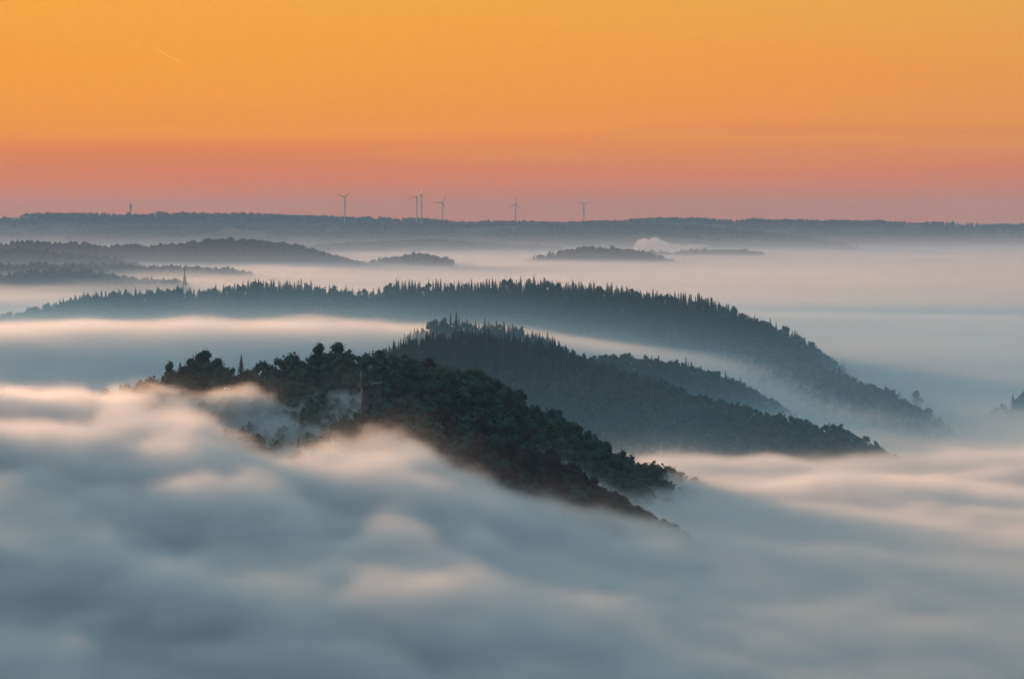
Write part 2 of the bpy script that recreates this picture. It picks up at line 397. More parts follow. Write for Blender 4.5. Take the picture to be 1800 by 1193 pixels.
fog_object('fog', 'thick bank of fog rolling in the foreground below the near ridge', -440, 440, 380, 1360, 58, 165, (2.3, 2.5, 1.7),
           [(1350, 1190)], (0.085, 7.0, 0.0013, 6.0, 0.08, 21.0, (0.6, 1.0, 1.1), 0.0, 30.0, (0.95, 0.97, 0.98)), 5.0, 0.00012, None)
fog_object('fog', 'flat pale fog filling the valley between the middle hill and the long back ridge', -1150, 1150, 1180, 3500, 55, 185, (12, 13, 3.5),
           [(1190, 1350), (3500, 3000)], (0.03, 18.0, 0.0018, 13.0, 0.012, 10.0, (0.5, 1.0, 2.0), 0.0005, 45.0, (0.95, 0.97, 0.98)), 8.0, 0.00008, (0.42, 0.80, 1.0), veil_end=(2900, 2300))
fog_object('fog', 'smooth distant sea of fog reaching to the foot of the far plateau', -4600, 4600, 3000, 17000, 40, 230, (55, 70, 7),
           [(3000, 3500), (17000, 15500)], (0.012, 24.0, 0.0005, 18.0, 0.002, 6.0, (0.5, 1.0, 3.0), 0.00008, 50.0, (0.93, 0.95, 0.97)), 15.0, 0.00001, (0.85, 0.91, 0.96))

# ------------------------------------------------------------------ haze
def build_haze():
    x, y0, y1, z0, z1 = 11000, -400, 18600, float(GZ.min()) - 1.0, 375.0
    v = [(sx * x, yy, zz) for zz in (z0, z1) for yy in (y0, y1) for sx in (-1, 1)]
    f = [(0, 2, 3, 1), (4, 5, 7, 6), (0, 1, 5, 4), (1, 3, 7, 5), (3, 2, 6, 7), (2, 0, 4, 6)]
    link('haze', mesh_from('haze', v, f, 0, volume_mat('haze_air', 4.6e-5, (0.42, 0.70, 0.96), 0.0)), kind='stuff', label='thin blue morning haze over the whole landscape', category='haze')
build_haze()

# ------------------------------------------------------------------ trees
def ico(sub=1):
    import bmesh
    bm = bmesh.new(); bmesh.ops.create_icosphere(bm, subdivisions=sub, radius=1.0)
    v = np.array([x.co[:] for x in bm.verts]); f = np.array([[q.index for q in t.verts] for t in bm.faces]); bm.free()
    return v, f
ICO1, ICO2 = ico(1), ico(2)

def tube(points, radii, n=6):
    pts = np.asarray(points, float); vs, fs = [], []
    for k, (p, r) in enumerate(zip(pts, radii)):
        a = np.arange(n) / n * 2 * math.pi
        vs.append(np.stack([p[0] + r * np.cos(a), p[1] + r * np.sin(a), np.full(n, p[2])], 1))
    for k in range(len(pts) - 1):
        for j in range(n):
            a, b = k * n + j, k * n + (j + 1) % n
            fs += [(a, b, b + n), (a, b + n, a + n)]
    return np.concatenate(vs), np.array(fs)

def join(parts):
    vs, fs, o = [], [], 0
    for v, f in parts:
        vs.append(v); fs.append(np.asarray(f) + o); o += len(v)
    return np.concatenate(vs), np.concatenate(fs)

def broadleaf(seed, height=17.0, radius=5.5, leaves=760, leaf=0.8, lobes=14, dome=0.85):
    """crown of leaf sprays on uneven lobes, trunk with limbs; returns (crown v,f), (trunk v,f), triangles"""
    r = np.random.default_rng(seed)
    base = height * (1 - dome)
    cz = base + (height - base) * 0.5
    parts, cent = [], []
    for k in range(lobes):
        a = r.uniform(0, 2 * math.pi); q = math.sqrt(r.uniform(0.05, 1.0)) * 0.68
        zz = r.uniform(-0.9, 0.72)
        rr = math.sqrt(max(0.1, 1 - zz * zz)) * radius
        c = np.array([math.cos(a) * q * rr, math.sin(a) * q * rr, cz + zz * (height - base) * 0.40])
        s = radius * r.uniform(0.32, 0.50)
        cent.append((c, s))
    cent.append((np.array([0, 0, height - radius * 0.42]), radius * 0.42))
    cv, cf = ICO1
    cv, cf = ICO2 if leaves > 400 else ICO1
    for c, s in cent:
        d = 1 + (0.13 if leaves > 400 else 0.2) * r.standard_normal(len(cv))[:, None]
        parts.append((cv * d * s * np.array([0.82, 0.82, 0.7]) + c, cf))
    per = max(1, leaves // len(cent))
    for c, s in cent:
        n = r.standard_normal((per, 3)); n[:, 2] += 0.25; n /= np.linalg.norm(n, axis=1)[:, None]
        pos = c + n * s * np.array([1, 1, 0.85]) * r.uniform(0.75, 1.18, (per, 1))
        t = np.cross(n, r.standard_normal((per, 3))); t /= np.linalg.norm(t, axis=1)[:, None] + 1e-6
        b = np.cross(n, t) * 0.8 + n * r.uniform(-0.5, 0.5, (per, 1))
        sz = leaf * r.uniform(0.6, 1.5, (per, 1))
        v = np.stack([pos - t * sz * 0.5 - b * sz * 0.3, pos + t * sz * 0.5 - b * sz * 0.35, pos + b * sz * 0.65], 1).reshape(-1, 3)
        parts.append((v, np.arange(per * 3).reshape(-1, 3)))
    tparts = [tube([(0, 0, -1.5), (0.1, 0, base * 0.5), (0.0, 0.15, base), (0, 0, cz)], [0.42, 0.32, 0.26, 0.12])]
    for k in range(4):
        c, s = cent[k]
        z0 = base * r.uniform(0.7, 1.1)
        tparts.append(tube([(0, 0, z0), c * np.array([0.5, 0.5, 0]) + np.array([0, 0, (z0 + c[2]) / 2 + 0.4]), c], [0.2, 0.13, 0.05], 5))
    return join(parts), join(tparts)

def conifer(seed, height=24.0, radius=3.0, tiers=12, spikes=9):
    r = np.random.default_rng(seed); parts = []
    for k in range(tiers):
        t = k / (tiers - 1)
        z = height * (0.08 + 0.90 * t)
        rr = radius * (1 - t) ** 0.95 * r.uniform(0.8, 1.15) + 0.22
        a0 = r.uniform(0, 6.28); dz = height / tiers * 1.25
        vs, fs = [(0, 0, min(height, z + dz))], []
        for j in range(spikes):
            a = a0 + j / spikes * 2 * math.pi; q = rr * r.uniform(0.7, 1.25)
            w = math.pi / spikes * 1.15
            vs += [(math.cos(a) * q, math.sin(a) * q, z - rr * 0.28 * r.uniform(0.6, 1.4)),
                   (math.cos(a - w) * q * 0.45, math.sin(a - w) * q * 0.45, z + dz * 0.25), (math.cos(a + w) * q * 0.45, math.sin(a + w) * q * 0.45, z + dz * 0.25)]
            o = 1 + 3 * j
            fs += [(0, o + 1, o), (0, o, o + 2), (o, o + 1, o + 2)]
        parts.append((np.array(vs), np.array(fs)))
    parts.append((np.array([(0.09, 0, height * 0.93), (-0.09, 0, height * 0.93), (0, 0, height * 1.03)]), np.array([(0, 1, 2)])))
    trunk = tube([(0, 0, -1.5), (0, 0, height * 0.5), (0, 0, height * 0.96)], [0.3, 0.18, 0.05])
    return join(parts), trunk

GREEN = surf('foliage_green', [(0.0112, 0.0256, 0.0160), (0.0240, 0.0480, 0.0272), (0.0440, 0.0736, 0.0360)], scale=0.35, spread=0.2, rand=0.35)
OLIVE = surf('foliage_olive', [(0.0176, 0.0240, 0.0096), (0.0360, 0.0440, 0.0160), (0.0600, 0.0600, 0.0224)], scale=0.35, spread=0.2, rand=0.35)
RUST = surf('foliage_rust', [(0.0192, 0.0112, 0.0096), (0.0336, 0.0176, 0.0144), (0.0520, 0.0272, 0.0192)], scale=0.35, spread=0.2, rand=0.35)
SPRUCE = surf('foliage_spruce', [(0.0096, 0.0240, 0.0224), (0.0176, 0.0400, 0.0360), (0.0272, 0.0528, 0.0440)], scale=0.3, spread=0.2, rand=0.3)
BARK = surf('bark', [(0.05, 0.04, 0.03), (0.09, 0.075, 0.06)], scale=2.0, spread=0.2)
# forest masses get one random patch per few metres instead of one per object
MASS_G = surf('forest_green', [(0.0119, 0.0289, 0.0221), (0.0272, 0.0561, 0.0408), (0.0510, 0.0850, 0.0527)], scale=0.11, spread=0.16, detail=3)
MASS_C = surf('forest_spruce', [(0.0102, 0.0255, 0.0238), (0.0187, 0.0425, 0.0382), (0.0306, 0.0578, 0.0467)], scale=0.14, spread=0.16, detail=3)

def scatter(rd, spacing, reach, ymin=0, seed=0, umax=0.30):
    """jittered points over the flanks of one ridge that stand out of the fog and can be seen from the viewpoint"""
    r = np.random.default_rng(seed)
    a, slope, rad = spine(rd)
    x0, x1, y0, y1 = a[:, 0].min() - reach, a[:, 0].max() + reach, a[:, 1].min() - reach, a[:, 1].max() + reach
    gx, gy = np.meshgrid(np.arange(x0, x1, spacing), np.arange(y0, y1, spacing))
    x = (gx + r.uniform(-0.42, 0.42, gx.shape) * spacing + (np.arange(gx.shape[0]) % 2)[:, None] * spacing * 0.5).ravel()
    y = (gy + r.uniform(-0.42, 0.42, gx.shape) * spacing).ravel()
    k = (np.abs(x / y) < umax); x, y = x[k], y[k]
    own = ridge_h(x, y, rd)
    other = np.full(x.shape, -1e9)
    for q in list(RIDGES.values()) + list(FAR.values()):
        if q is not rd: other = np.maximum(other, ridge_h(x, y, q))
    k = (own >= other) & (own > 25); x, y = x[k], y[k]
    return x, y, ground(x, y)

def out_of_fog(x, y, z, h, m=9.0):
    return z + h > fog_top(x, y) - m

TREES = []    # dicts: kind, x, y, z, s, rot, zone
def add_zone(zone, rd, spacing, reach, h, choose, seed, fine=1.0):
    x, y, z = scatter(rd, spacing, reach, seed=seed)
    r = np.random.default_rng(seed + 99)
    s = r.uniform(0.66, 1.22, len(x)) * (1 + 0.3 * fbm(x / 30, y / 30, 77, 2)); rot = r.uniform(0, 6.28, len(x))
    kinds = choose(x, y, r)
    s = np.where(kinds == 'spruce', (0.55 * s + 0.42) * (1 + 0.35 * fbm(x / 22, y / 22, 78, 2)), s)
    s = s * np.where(kinds == 'spruce', 0.5 + 0.5 * fine, fine)
    k = out_of_fog(x, y, z, h * s) & visible(x, y, z + h * s * 1.0)
    for i in np.nonzero(k)[0]:
        TREES.append(dict(kind=kinds[i], x=x[i], y=y[i], z=z[i], s=s[i], rot=rot[i], zone=zone))

def pick(names, w):
    return lambda x, y, r: np.array(names)[r.choice(len(names), len(x), p=w)]

def choose_mid(x, y, r):
    # spruce plantation round the top, broadleaf wood lower down and to the right
    px = x / y * F + 900
    edge = 1000 + 60 * fbm(x / 60, y / 60, 71)
    top = ground(x, y) > 97 + 10 * fbm(x / 50, y / 50, 72)
    con = (px < edge) & top
    b = np.array(['green', 'olive'])[r.choice(2, len(x), p=[0.8, 0.2])]
    return np.where(con & (r.uniform(size=len(x)) < 0.88), 'spruce', b)

def choose_back(x, y, r):
    px = x / y * F + 900
    con = np.where(px < 1330, 0.84 + 0.45 * fbm(x / 45, y / 45, 73), 0.3)
    con = np.where((px > 600) & (px < 690), 0.45, con)
    con = np.where(px < 330, 0.6, con)
    return np.where(r.uniform(size=len(x)) < con, 'spruce', 'green')

def choose_spur(x, y, r):
    return np.array(['rust', 'green', 'olive'])[r.choice(3, len(x), p=[0.55, 0.3, 0.15])]

add_zone('spur', RIDGES['spur'], 6.4, 70, 15, choose_spur, 1, 0.82)
add_zone('front', RIDGES['front'], 6.6, 130, 15, pick(['green', 'olive', 'rust', 'spruce'], [0.72, 0.20, 0.06, 0.02]), 2, 0.84)
add_zone('mid', RIDGES['mid'], 5.8, 420, 16, choose_mid, 3, 0.68)
add_zone('knoll', RIDGES['knoll'], 6.5, 60, 17, pick(['spruce', 'green'], [0.8, 0.2]), 4)
add_zone('side', RIDGES['side'], 5.0, 120, 15, pick(['green', 'spruce'], [0.9, 0.1]), 5, 0.72)
add_zone('back', RIDGES['back'], 6.2, 150, 17, choose_back, 6)
add_zone('right', RIDGES['right'], 8.0, 90, 15, pick(['green', 'spruce'], [0.7, 0.3]), 7)
print('trees', len(TREES), {z: sum(t['zone'] == z for t in TREES) for z in ('spur', 'front', 'mid', 'knoll', 'side', 'back', 'right')})

PROTO = {}
def proto(kind, var):
    if (kind, var) in PROTO: return PROTO[(kind, var)]
    if kind == 'spruce':
        c, t = conifer(100 + var, 14.5 + 1.3 * (var % 4), 4.0 + 0.5 * (var % 3)); m = SPRUCE
    else:
        c, t = broadleaf(200 + var + 10 * ('green', 'olive', 'rust').index(kind), 14.5 + 1.2 * (var % 3), 5.3 + 0.5 * (var % 2)); m = dict(green=GREEN, olive=OLIVE, rust=RUST)[kind]
    PROTO[(kind, var)] = (mesh_from('crown', c[0], c[1], 3, m), mesh_from('trunk', t[0], t[1], 3, BARK))
    return PROTO[(kind, var)]

ZONE = dict(
    spur='the dark spur nearest the viewer', front='the near castle ridge', mid='the blue middle hill', knoll='the misty knoll behind the middle hill',
    side='the low side spur', back='the long back ridge', right='the slope at the right edge')
KIND = dict(green=('broadleaf_tree', 'dark green round-crowned broadleaf tree'), olive=('broadleaf_tree', 'olive green round-crowned broadleaf tree'),
            rust=('broadleaf_tree', 'rust brown autumn broadleaf tree'), spruce=('spruce_tree', 'dark pointed spruce tree'))
NVAR = 5
def plant(kind, x, y, z, s, rot, label, group, sz=None, var=None):
    name = KIND[kind][0]
    cm, tm = proto(kind, var if var is not None else random.randrange(NVAR))
    o = link(name, None, loc=(x, y, z), label=label, category='tree')
    if group: o['group'] = group
    o.rotation_euler = (0, 0, rot); o.scale = (s, s, s * (sz or 1.0))
    o.empty_display_size = 0.5
    link('trunk', tm, o); link('crown', cm, o)
    return o

# single trees that stand out against the fog
SPECIAL = [
    ('green', 300, 634, 655, 1228, 0.62, 'low ragged tree at the left tip of the near ridge, nearest the fog'),
    ('green', 362, 614, 652, 1222, 1.12, 'tall domed tree standing highest at the left end of the near ridge'),
    ('green', 335, 628, 654, 1220, 0.95, 'round dark tree left of the tall domed tree on the near ridge'),
    ('green', 384, 628, 654, 1220, 0.9, 'round dark tree right of the tall domed tree, beside the gap'),
    ('spruce', 424, 616, 655, 1214, 0.95, 'single pointed dark conifer right of the gap in the near ridge trees'),
    ('green', 563, 602, 632, 1192, 0.95, 'first of two taller trees rising above the near ridge crest'),
    ('green', 596, 600, 632, 1190, 1.0, 'tallest tree on the crest of the near ridge above the castle'),
    ('rust', 968, 782, 815, 905, 0.85, 'round rust brown tree standing alone below the wisp of fog'),
    ('green', 905, 762, 790, 950, 0.75, 'round dark green tree at the upper end of the fog wisp'),
    ('spruce', 1582, 683, 720, 1990, 0.55, 'small lone tree poking from the fog right of the back ridge'),
    ('green', 1612, 685, 712, 1980, 0.8, 'tree clump rising from the fog far right of the back ridge'),
    ('spruce', 802, 541, 580, 2030, 0.85, 'tall leftmost spruce of the clump above the middle hill'),
]
for kind, px, top, bot, d, s, lab in SPECIAL:
    x, y, zt = P(px, top, d)
    hh = {'spruce': 17.5}.get(kind, 15.5) * s
    zg = float(ground(np.array([x]), np.array([y]))[0])
    sz = min(1.5, max(0.7, (zt - zg) / hh)) if zt > zg + 4 else 1.0
    plant(kind, x, y, zg if zt - zg < hh * 1.5 else zt - hh * 1.5, s, random.uniform(0, 6), lab, None, sz, var=1)
    TREES[:] = [t for t in TREES if (t['x'] - x) ** 2 + (t['y'] - y) ** 2 > (5.0 * s) ** 2]

def hides_castle(t):
    px = t['x'] / t['y'] * F + 900; row = HORIZON + (CAMZ - t['z'] - 14 * t['s']) / t['y'] * F
    return (1000 < t['y'] < 1096) and 622 < px < 690 and row < 688
TREES[:] = [t for t in TREES if not hides_castle(t)]
ACROSS = dict(
    front=[(440, 'at the left tip'), (520, 'far left of the castle'), (590, 'left of the castle'), (640, 'just left of the castle'), (700, 'beside the castle'), (760, 'just right of the castle'),
           (830, 'right of the castle'), (900, 'far right of the castle'), (970, 'where the crest dips right'), (1050, 'low on the right end'), (9999, 'at the right foot')],
    spur=[(700, 'by the pink fog'), (760, 'at the upper left end'), (820, 'at the top'), (880, 'right of the top'), (940, 'halfway down'), (1000, 'beside the fog wisp'), (1060, 'low down'), (9999, 'at the lower tip')],
    back=[(200, 'at the far left'), (300, 'left of the mast'), (350, 'beside the mast'), (480, 'right of the mast'), (600, 'above the castle'), (700, 'at the dip'), (800, 'right of the dip'), (900, 'left of its top'),
          (1000, 'at its top'), (1100, 'right of its top'), (1200, 'where it starts falling'), (1300, 'at the right shoulder'), (1400, 'at the steep bend'), (9999, 'on the right descent')],
    side=[(1120, 'at the left end'), (1190, 'in the middle'), (9999, 'at the right end')],
    mid=[(740, 'at the left shoulder'), (800, 'left of the summit'), (850, 'at the summit'), (900, 'just right of the summit'), (960, 'right of the summit'), (1020, 'above the crest notch'), (1120, 'beyond the crest notch'),
         (1250, 'over the misty valley'), (1380, 'towards the right end'), (9999, 'at the right tip')])
DOWN = [(14, 'on top of'), (32, 'near crest of'), (60, 'high on'), (110, 'midway down'), (200, 'low on'), (1e9, 'at foot of')]
SHORT = dict(green='green broadleaf tree', olive='olive broadleaf tree', rust='rust brown broadleaf tree', spruce='dark spruce')
HILL = dict(front='near ridge', spur='dark spur', mid='middle hill', knoll='misty knoll', side='side spur', back='back ridge', right='right-edge slope')
def tree_label(t):
    px = t['x'] / t['y'] * F + 900
    a = spine(RIDGES[t['zone']])[0]
    dense = np.concatenate([np.linspace(p[:2], q[:2], 12) for p, q in zip(a[:-1], a[1:])])
    dist = np.sqrt(((dense - np.array([t['x'], t['y']])) ** 2).sum(1)).min()
    down = next(w for m, w in DOWN if dist < m)
    size = 'small' if t['s'] < 0.9 else 'large' if t['s'] > 1.07 else 'mid-sized'
    across = next((w for m, w in ACROSS.get(t['zone'], []) if px < m), '')
    return ' '.join(f"{size} {SHORT[t['kind']]} {down} the {HILL[t['zone']]} {across}".split())
LIMIT = {'broadleaf_tree': 288, 'spruce_tree': 288}
rest = {}
TWINS = {}
ORDER = sorted(TREES, key=lambda t: t['y'] / t['s'] * (1.0 if KIND[t['kind']][0] == 'broadleaf_tree' or t['zone'] != 'back' else 1.0))
for t in ORDER:
    name, words = KIND[t['kind']]
    inframe = abs(t['x'] / t['y']) < 0.2
    if inframe and LIMIT[name] > 0:
        LIMIT[name] -= 1
        o = plant(t['kind'], t['x'], t['y'], t['z'] - 1.5 * t['s'], t['s'], t['rot'], tree_label(t), f"{words}s on {ZONE[t['zone']]}")
        TWINS.setdefault(o['label'], []).append(o)
    else:
        rest.setdefault((t['zone'], 'spruce' if t['kind'] == 'spruce' else 'leaf'), []).append(t)

NTH = ['leftmost', 'second', 'third', 'fourth', 'fifth', 'sixth', 'seventh', 'eighth', 'ninth', 'tenth', 'eleventh', 'twelfth']
for lab, os_ in TWINS.items():           # trees alike in size, colour and spot are told apart by their order across the view
    if 1 < len(os_) <= len(NTH):
        for k, o in enumerate(sorted(os_, key=lambda q: q.location.x / q.location.y)):
            tag = 'leftmost' if k == 0 else 'rightmost' if k == len(os_) - 1 else NTH[k] + ' from left'
            new = lab.replace('broadleaf tree', 'tree') + ', ' + tag
            if len(new.replace('-', ' ').split()) <= 16: o['label'] = new
LOW = {('leaf', v): broadleaf(400 + v, 15.5, 5.4, leaves=80, leaf=1.7, lobes=6, dome=0.92)[0] for v in range(4)}
LOW.update({('spruce', v): conifer(500 + v, 15.5 + 1.2 * v, 4.1, tiers=9, spikes=7)[0] for v in range(4)})
def mass(name, label, trees, kind, mat):
    parts = []
    for i, t in enumerate(trees):
        v, f = LOW[(kind, i % 4)]
        c, s = math.cos(t['rot']), math.sin(t['rot'])
        w = np.empty_like(v); w[:, 0] = (v[:, 0] * c - v[:, 1] * s) * t['s'] + t['x']; w[:, 1] = (v[:, 0] * s + v[:, 1] * c) * t['s'] + t['y']; w[:, 2] = v[:, 2] * t['s'] + t['z'] - 1.5 * t['s']
        parts.append((w, f))
    v, f = join(parts)
    link(name, mesh_from(name, v, f, 3, mat), kind='stuff', label=label, category='forest')
for (zone, kind), ts in rest.items():
    mass('forest', f"{'spruce' if kind == 'spruce' else 'broadleaf'} wood covering {ZONE[zone]}", ts, kind, MASS_C if kind == 'spruce' else MASS_G)
print('rest', {k: len(v) for k, v in rest.items()}, LIMIT)

# woods on the far hills, too distant to part
def far_wood(key, spacing, reach, h, seed, label):
    rd = FAR[key]
    x, y, z = scatter(rd, spacing, reach, seed=seed, umax=0.26)
    r = np.random.default_rng(seed)
    dens = fbm(x / 260, y / 260, 80 + seed, 3) > (-0.22 if y.mean() > 8000 else -0.9)
    k = visible(x, y, z + h) & (z + h > fog_top(x, y) - 25) & dens
    x, y, z = x[k], y[k], z[k]
    cv, cf = ICO1
    parts = []
    for i in range(len(x)):
        s = r.uniform(0.6, 1.25) * h
        q = cv * (1 + 0.2 * r.standard_normal((len(cv), 1))) * np.array([s * 0.5, s * 0.5, s * 0.62])
        if r.uniform() < 0.3: q[:, :2] *= np.clip(1 - (q[:, 2:3] / s), 0.15, 1.2)
        parts.append((q + np.array([x[i], y[i], z[i] + s * 0.4]), cf))
    if parts:
        v, f = join(parts)
        link('forest', mesh_from('forest', v, f, 3, MASS_C), kind='stuff', label=label, category='forest')
    return len(x)
nf = [far_wood(k, sp, rc, h, 900 + i, lab) for i, (k, sp, rc, h, lab) in enumerate([
    ('h1', 10, 160, 13, 'wood on the hill at the far left above the fog'),
    ('h2', 10, 160, 13, 'wood on the long dark far hill left of centre'),
    ('h3', 11, 160, 17, 'wood on the low ridge at the left edge under the far hills'),
    ('h4', 9, 60, 17, 'thin line of trees standing in the fog behind the mast'),
    ('h4b', 10, 60, 16, 'faint trees in the fog at the left edge'),
    ('h5', 10, 70, 16, 'faint tree line in the fog nearest the left edge'),
    ('h6', 10, 200, 11, 'wood on the rounded blue hill in the middle distance'),
    ('h7', 11, 160, 11, 'wood on the low hill behind the steam'),
    ('h8', 14, 120, 15, 'wood on the pale rise between the far hills'),
    ('h9', 10, 50, 14, 'small island of trees in the distant fog'),
    ('spurfar', 22, 260, 17, 'wood on the long spur below the wind turbines'),
    ('skyl', 26, 260, 15, 'wood along the far left skyline'),
    ('skyl2', 16, 120, 18, 'wood on the skyline behind the left wind turbines'),
    ('skyr', 26, 260, 17, 'wood along the far right skyline')])]
print('far trees', nf)

# ------------------------------------------------------------------ man-made things
WHITE = surf('turbine_paint', [(0.30, 0.29, 0.29), (0.38, 0.37, 0.37)], scale=0.2, rough=0.5)
STEEL = surf('galvanised_steel', [(0.16, 0.17, 0.18), (0.24, 0.25, 0.26)], scale=0.6, rough=0.6)
CONCRETE = surf('concrete', [(0.22, 0.21, 0.2), (0.32, 0.31, 0.29)], scale=0.3)
STONE = surf('sandstone', [(0.045, 0.036, 0.038), (0.075, 0.06, 0.06), (0.11, 0.09, 0.085)], scale=1.3, spread=0.2, bump=0.5)
ROOF = surf('pale_roof_edge', [(0.36, 0.36, 0.36), (0.5, 0.5, 0.49)], scale=1.0)
DARK = surf('dark_opening', [(0.012, 0.012, 0.014), (0.02, 0.02, 0.022)], scale=1.0)

def box(x0, x1, y0, y1, z0, z1):
    v = np.array([(x, y, z) for z in (z0, z1) for y in (y0, y1) for x in (x0, x1)], float)
    f = [(0, 2, 3), (0, 3, 1), (4, 5, 7), (4, 7, 6), (0, 1, 5), (0, 5, 4), (1, 3, 7), (1, 7, 5), (3, 2, 6), (3, 6, 7), (2, 0, 4), (2, 4, 6)]
    return v, np.array(f)

def beam(p, q, r, n=5):
    p, q = Vector(p), Vector(q); d = (q - p); rot = d.to_track_quat('Z', 'Y').to_matrix()
    v, f = tube([(0, 0, 0), (0, 0, d.length)], [r, r], n)
    caps = [(0, j + 1, j) for j in range(1, n - 1)] + [(n, n + j, n + j + 1) for j in range(1, n - 1)]
    v = np.array([(rot @ Vector(t) + p)[:] for t in v])
    return v, np.concatenate([f, np.array(caps)])

def lathe(profile, n=16):
    v, f = tube([(0, 0, z) for r, z in profile], [r for r, z in profile], n)
    k = len(profile) - 1
    caps = [(0, j + 1, j) for j in range(1, n - 1)] + [(k * n, k * n + j, k * n + j + 1) for j in range(1, n - 1)]
    return v, np.concatenate([f, np.array(caps)])

def part(name, vf, mat, parent, smooth=False, **kw):
    return link(name, mesh_from(name, vf[0], vf[1], 3, mat, smooth), parent, **kw)

def gz(x, y): return float(ground(np.array([x], float), np.array([y], float))[0])

def blade_mesh(R):
    secs = [(0.0, 2.0, 1.8), (0.04, 2.0, 1.8), (0.2, 3.8, 1.0), (0.6, 2.7, 0.6), (0.95, 1.5, 0.3), (1.0, 0.5, 0.15)]
    vs, fs = [], []
    for t, w, th in secs:
        z = 1.2 + t * (R - 1.2)
        vs += [(-w * 0.35, 0, z), (0.1 * w, th / 2, z), (w * 0.65, 0, z), (0.1 * w, -th / 2, z)]
    for k in range(len(secs) - 1):
        for j in range(4):
            a, b = k * 4 + j, k * 4 + (j + 1) % 4
            fs += [(a, b, b + 4), (a, b + 4, a + 4)]
    n = 4 * (len(secs) - 1)
    fs += [(0, 2, 1), (0, 3, 2), (n, n + 1, n + 2), (n, n + 2, n + 3)]
    return mesh_from('blade', np.array(vs), np.array(fs), 3, WHITE)

def turbine(px, hub_row, d, yaw, first, R, label):
    x, y, zh = P(px, hub_row, d)
    zg = gz(x, y) - 1.0
    o = link('wind_turbine', None, loc=(x, y, zg), label=label, category='wind turbine', group='wind turbines on the far skyline')
    o.rotation_euler = (0, 0, math.radians(yaw))
    h = zh - zg
    part('tower', lathe([(3.2, 0), (2.8, h * 0.3), (1.8, h - 1.6)], 14), WHITE, o, True)
    v, f = box(-1.9, 1.9, -2.6, 7.0, -1.7, 1.9); v[v[:, 1] > 0, 2] *= 0.8
    part('nacelle', (v + np.array([0, 0, h]), f), WHITE, o)
    hb, hf = lathe([(1.7, 0), (1.6, 1.2), (0.9, 2.4), (0.2, 2.8)], 12)
    hub = part('hub', (np.stack([hb[:, 0], -hb[:, 2], hb[:, 1]], 1), hf), WHITE, o, True, loc=(0, -2.6, h))
    bm = blade_mesh(R)
    for k in range(3):
        b = link('blade', bm, o, loc=(0, -3.8, h)); b.rotation_euler = (0, math.radians(first + 120 * k), 0)

turbine(606, 346.5, 10600, -12, 50, 36, 'wind turbine on its own left of the pair, one blade pointing up right')
turbine(732.5, 346.0, 10600, -42, 20, 42, 'left wind turbine of the close pair on the skyline')
turbine(741, 343.0, 10450, -66, 24, 40, 'right and taller wind turbine of the close pair on the skyline')
turbine(777.5, 356.5, 11900, 5, 30, 40, 'wind turbine just right of the close pair, one blade level')
turbine(906, 359, 11900, 8, 6, 40, 'wind turbine in the middle with one blade straight up')
turbine(1026.5, 360, 11900, -5, 65, 40, 'rightmost wind turbine with two blades raised in a wide V')

def tv_tower():
    x, y, zt = P(229.5, 352, 12450); zg = gz(x, y) - 1; h = zt - zg
    zp = CAMZ + (HORIZON - 366) / F * 12450 - zg
    o = link('telecommunication_tower', None, loc=(x, y, zg), label='slim concrete tower with a bulging pod on the left skyline', category='tower')
    part('shaft', lathe([(3.4, 0), (2.6, zp)], 14), CONCRETE, o, True)
    pod = part('pod', lathe([(2.7, zp), (5.2, zp + 5), (5.6, zp + 11), (5.0, zp + 16), (2.2, zp + 19)], 16), CONCRETE, o, True)
    part('platform', lathe([(6.4, zp + 8), (6.4, zp + 8.8)], 16), STEEL, pod)
    part('antenna', lathe([(1.3, zp + 19), (0.9, h - 8), (0.4, h)], 8), STEEL, o, True)
tv_tower()

def lattice_mast():
    x, y, zt = P(324.5, 466, 2845); zg = gz(x, y) - 1; h = zt - zg
    o = link('lattice_mast', None, loc=(x, y, zg), label='steel lattice radio mast among the spruces of the long back ridge', category='mast')
    o.rotation_euler = (0, 0, 0.5)
    hl = h * 0.72; b0, b1 = 2.6, 0.8
    wid = lambda z: b0 + (b1 - b0) * z / hl
    for sx in (-1, 1):
        for sy in (-1, 1):
            part('leg', beam((sx * b0, sy * b0, 0), (sx * b1, sy * b1, hl), 0.2), STEEL, o)
    n = 9
    for k in range(n):
        z0, z1 = hl * k / n, hl * (k + 1) / n; w0, w1 = wid(z0), wid(z1)
        br = [beam((-w0, s * w0, z0), (w1, s * w1, z1), 0.12, 4) for s in (-1, 1)] + [beam((s * w0, w0, z0), (s * w1, -w1, z1), 0.12, 4) for s in (-1, 1)]
        br += [beam((-w1, s * w1, z1), (w1, s * w1, z1), 0.1, 4) for s in (-1, 1)] + [beam((s * w1, -w1, z1), (s * w1, w1, z1), 0.1, 4) for s in (-1, 1)]
        part('brace', join(br), STEEL, o)
    zpl = hl * 0.66
    pl = part('platform', box(-2.3, 2.3, -2.3, 2.3, zpl, zpl + 0.35), STEEL, o)
    for s in (-1, 1): part('panel_antenna', box(s * 2.2 - 0.25, s * 2.2 + 0.25, -0.3, 0.3, zpl + 0.35, zpl + 2.6), ROOF, pl)
    part('dish_antenna', lathe([(0.3, 0), (1.2, 0.5)], 12), ROOF, pl, loc=(1.2, -1.6, zpl + 2.4))
    part('antenna', lathe([(0.55, hl), (0.45, hl + (h - hl) * 0.6), (0.18, h)], 8), STEEL, o)
lattice_mast()

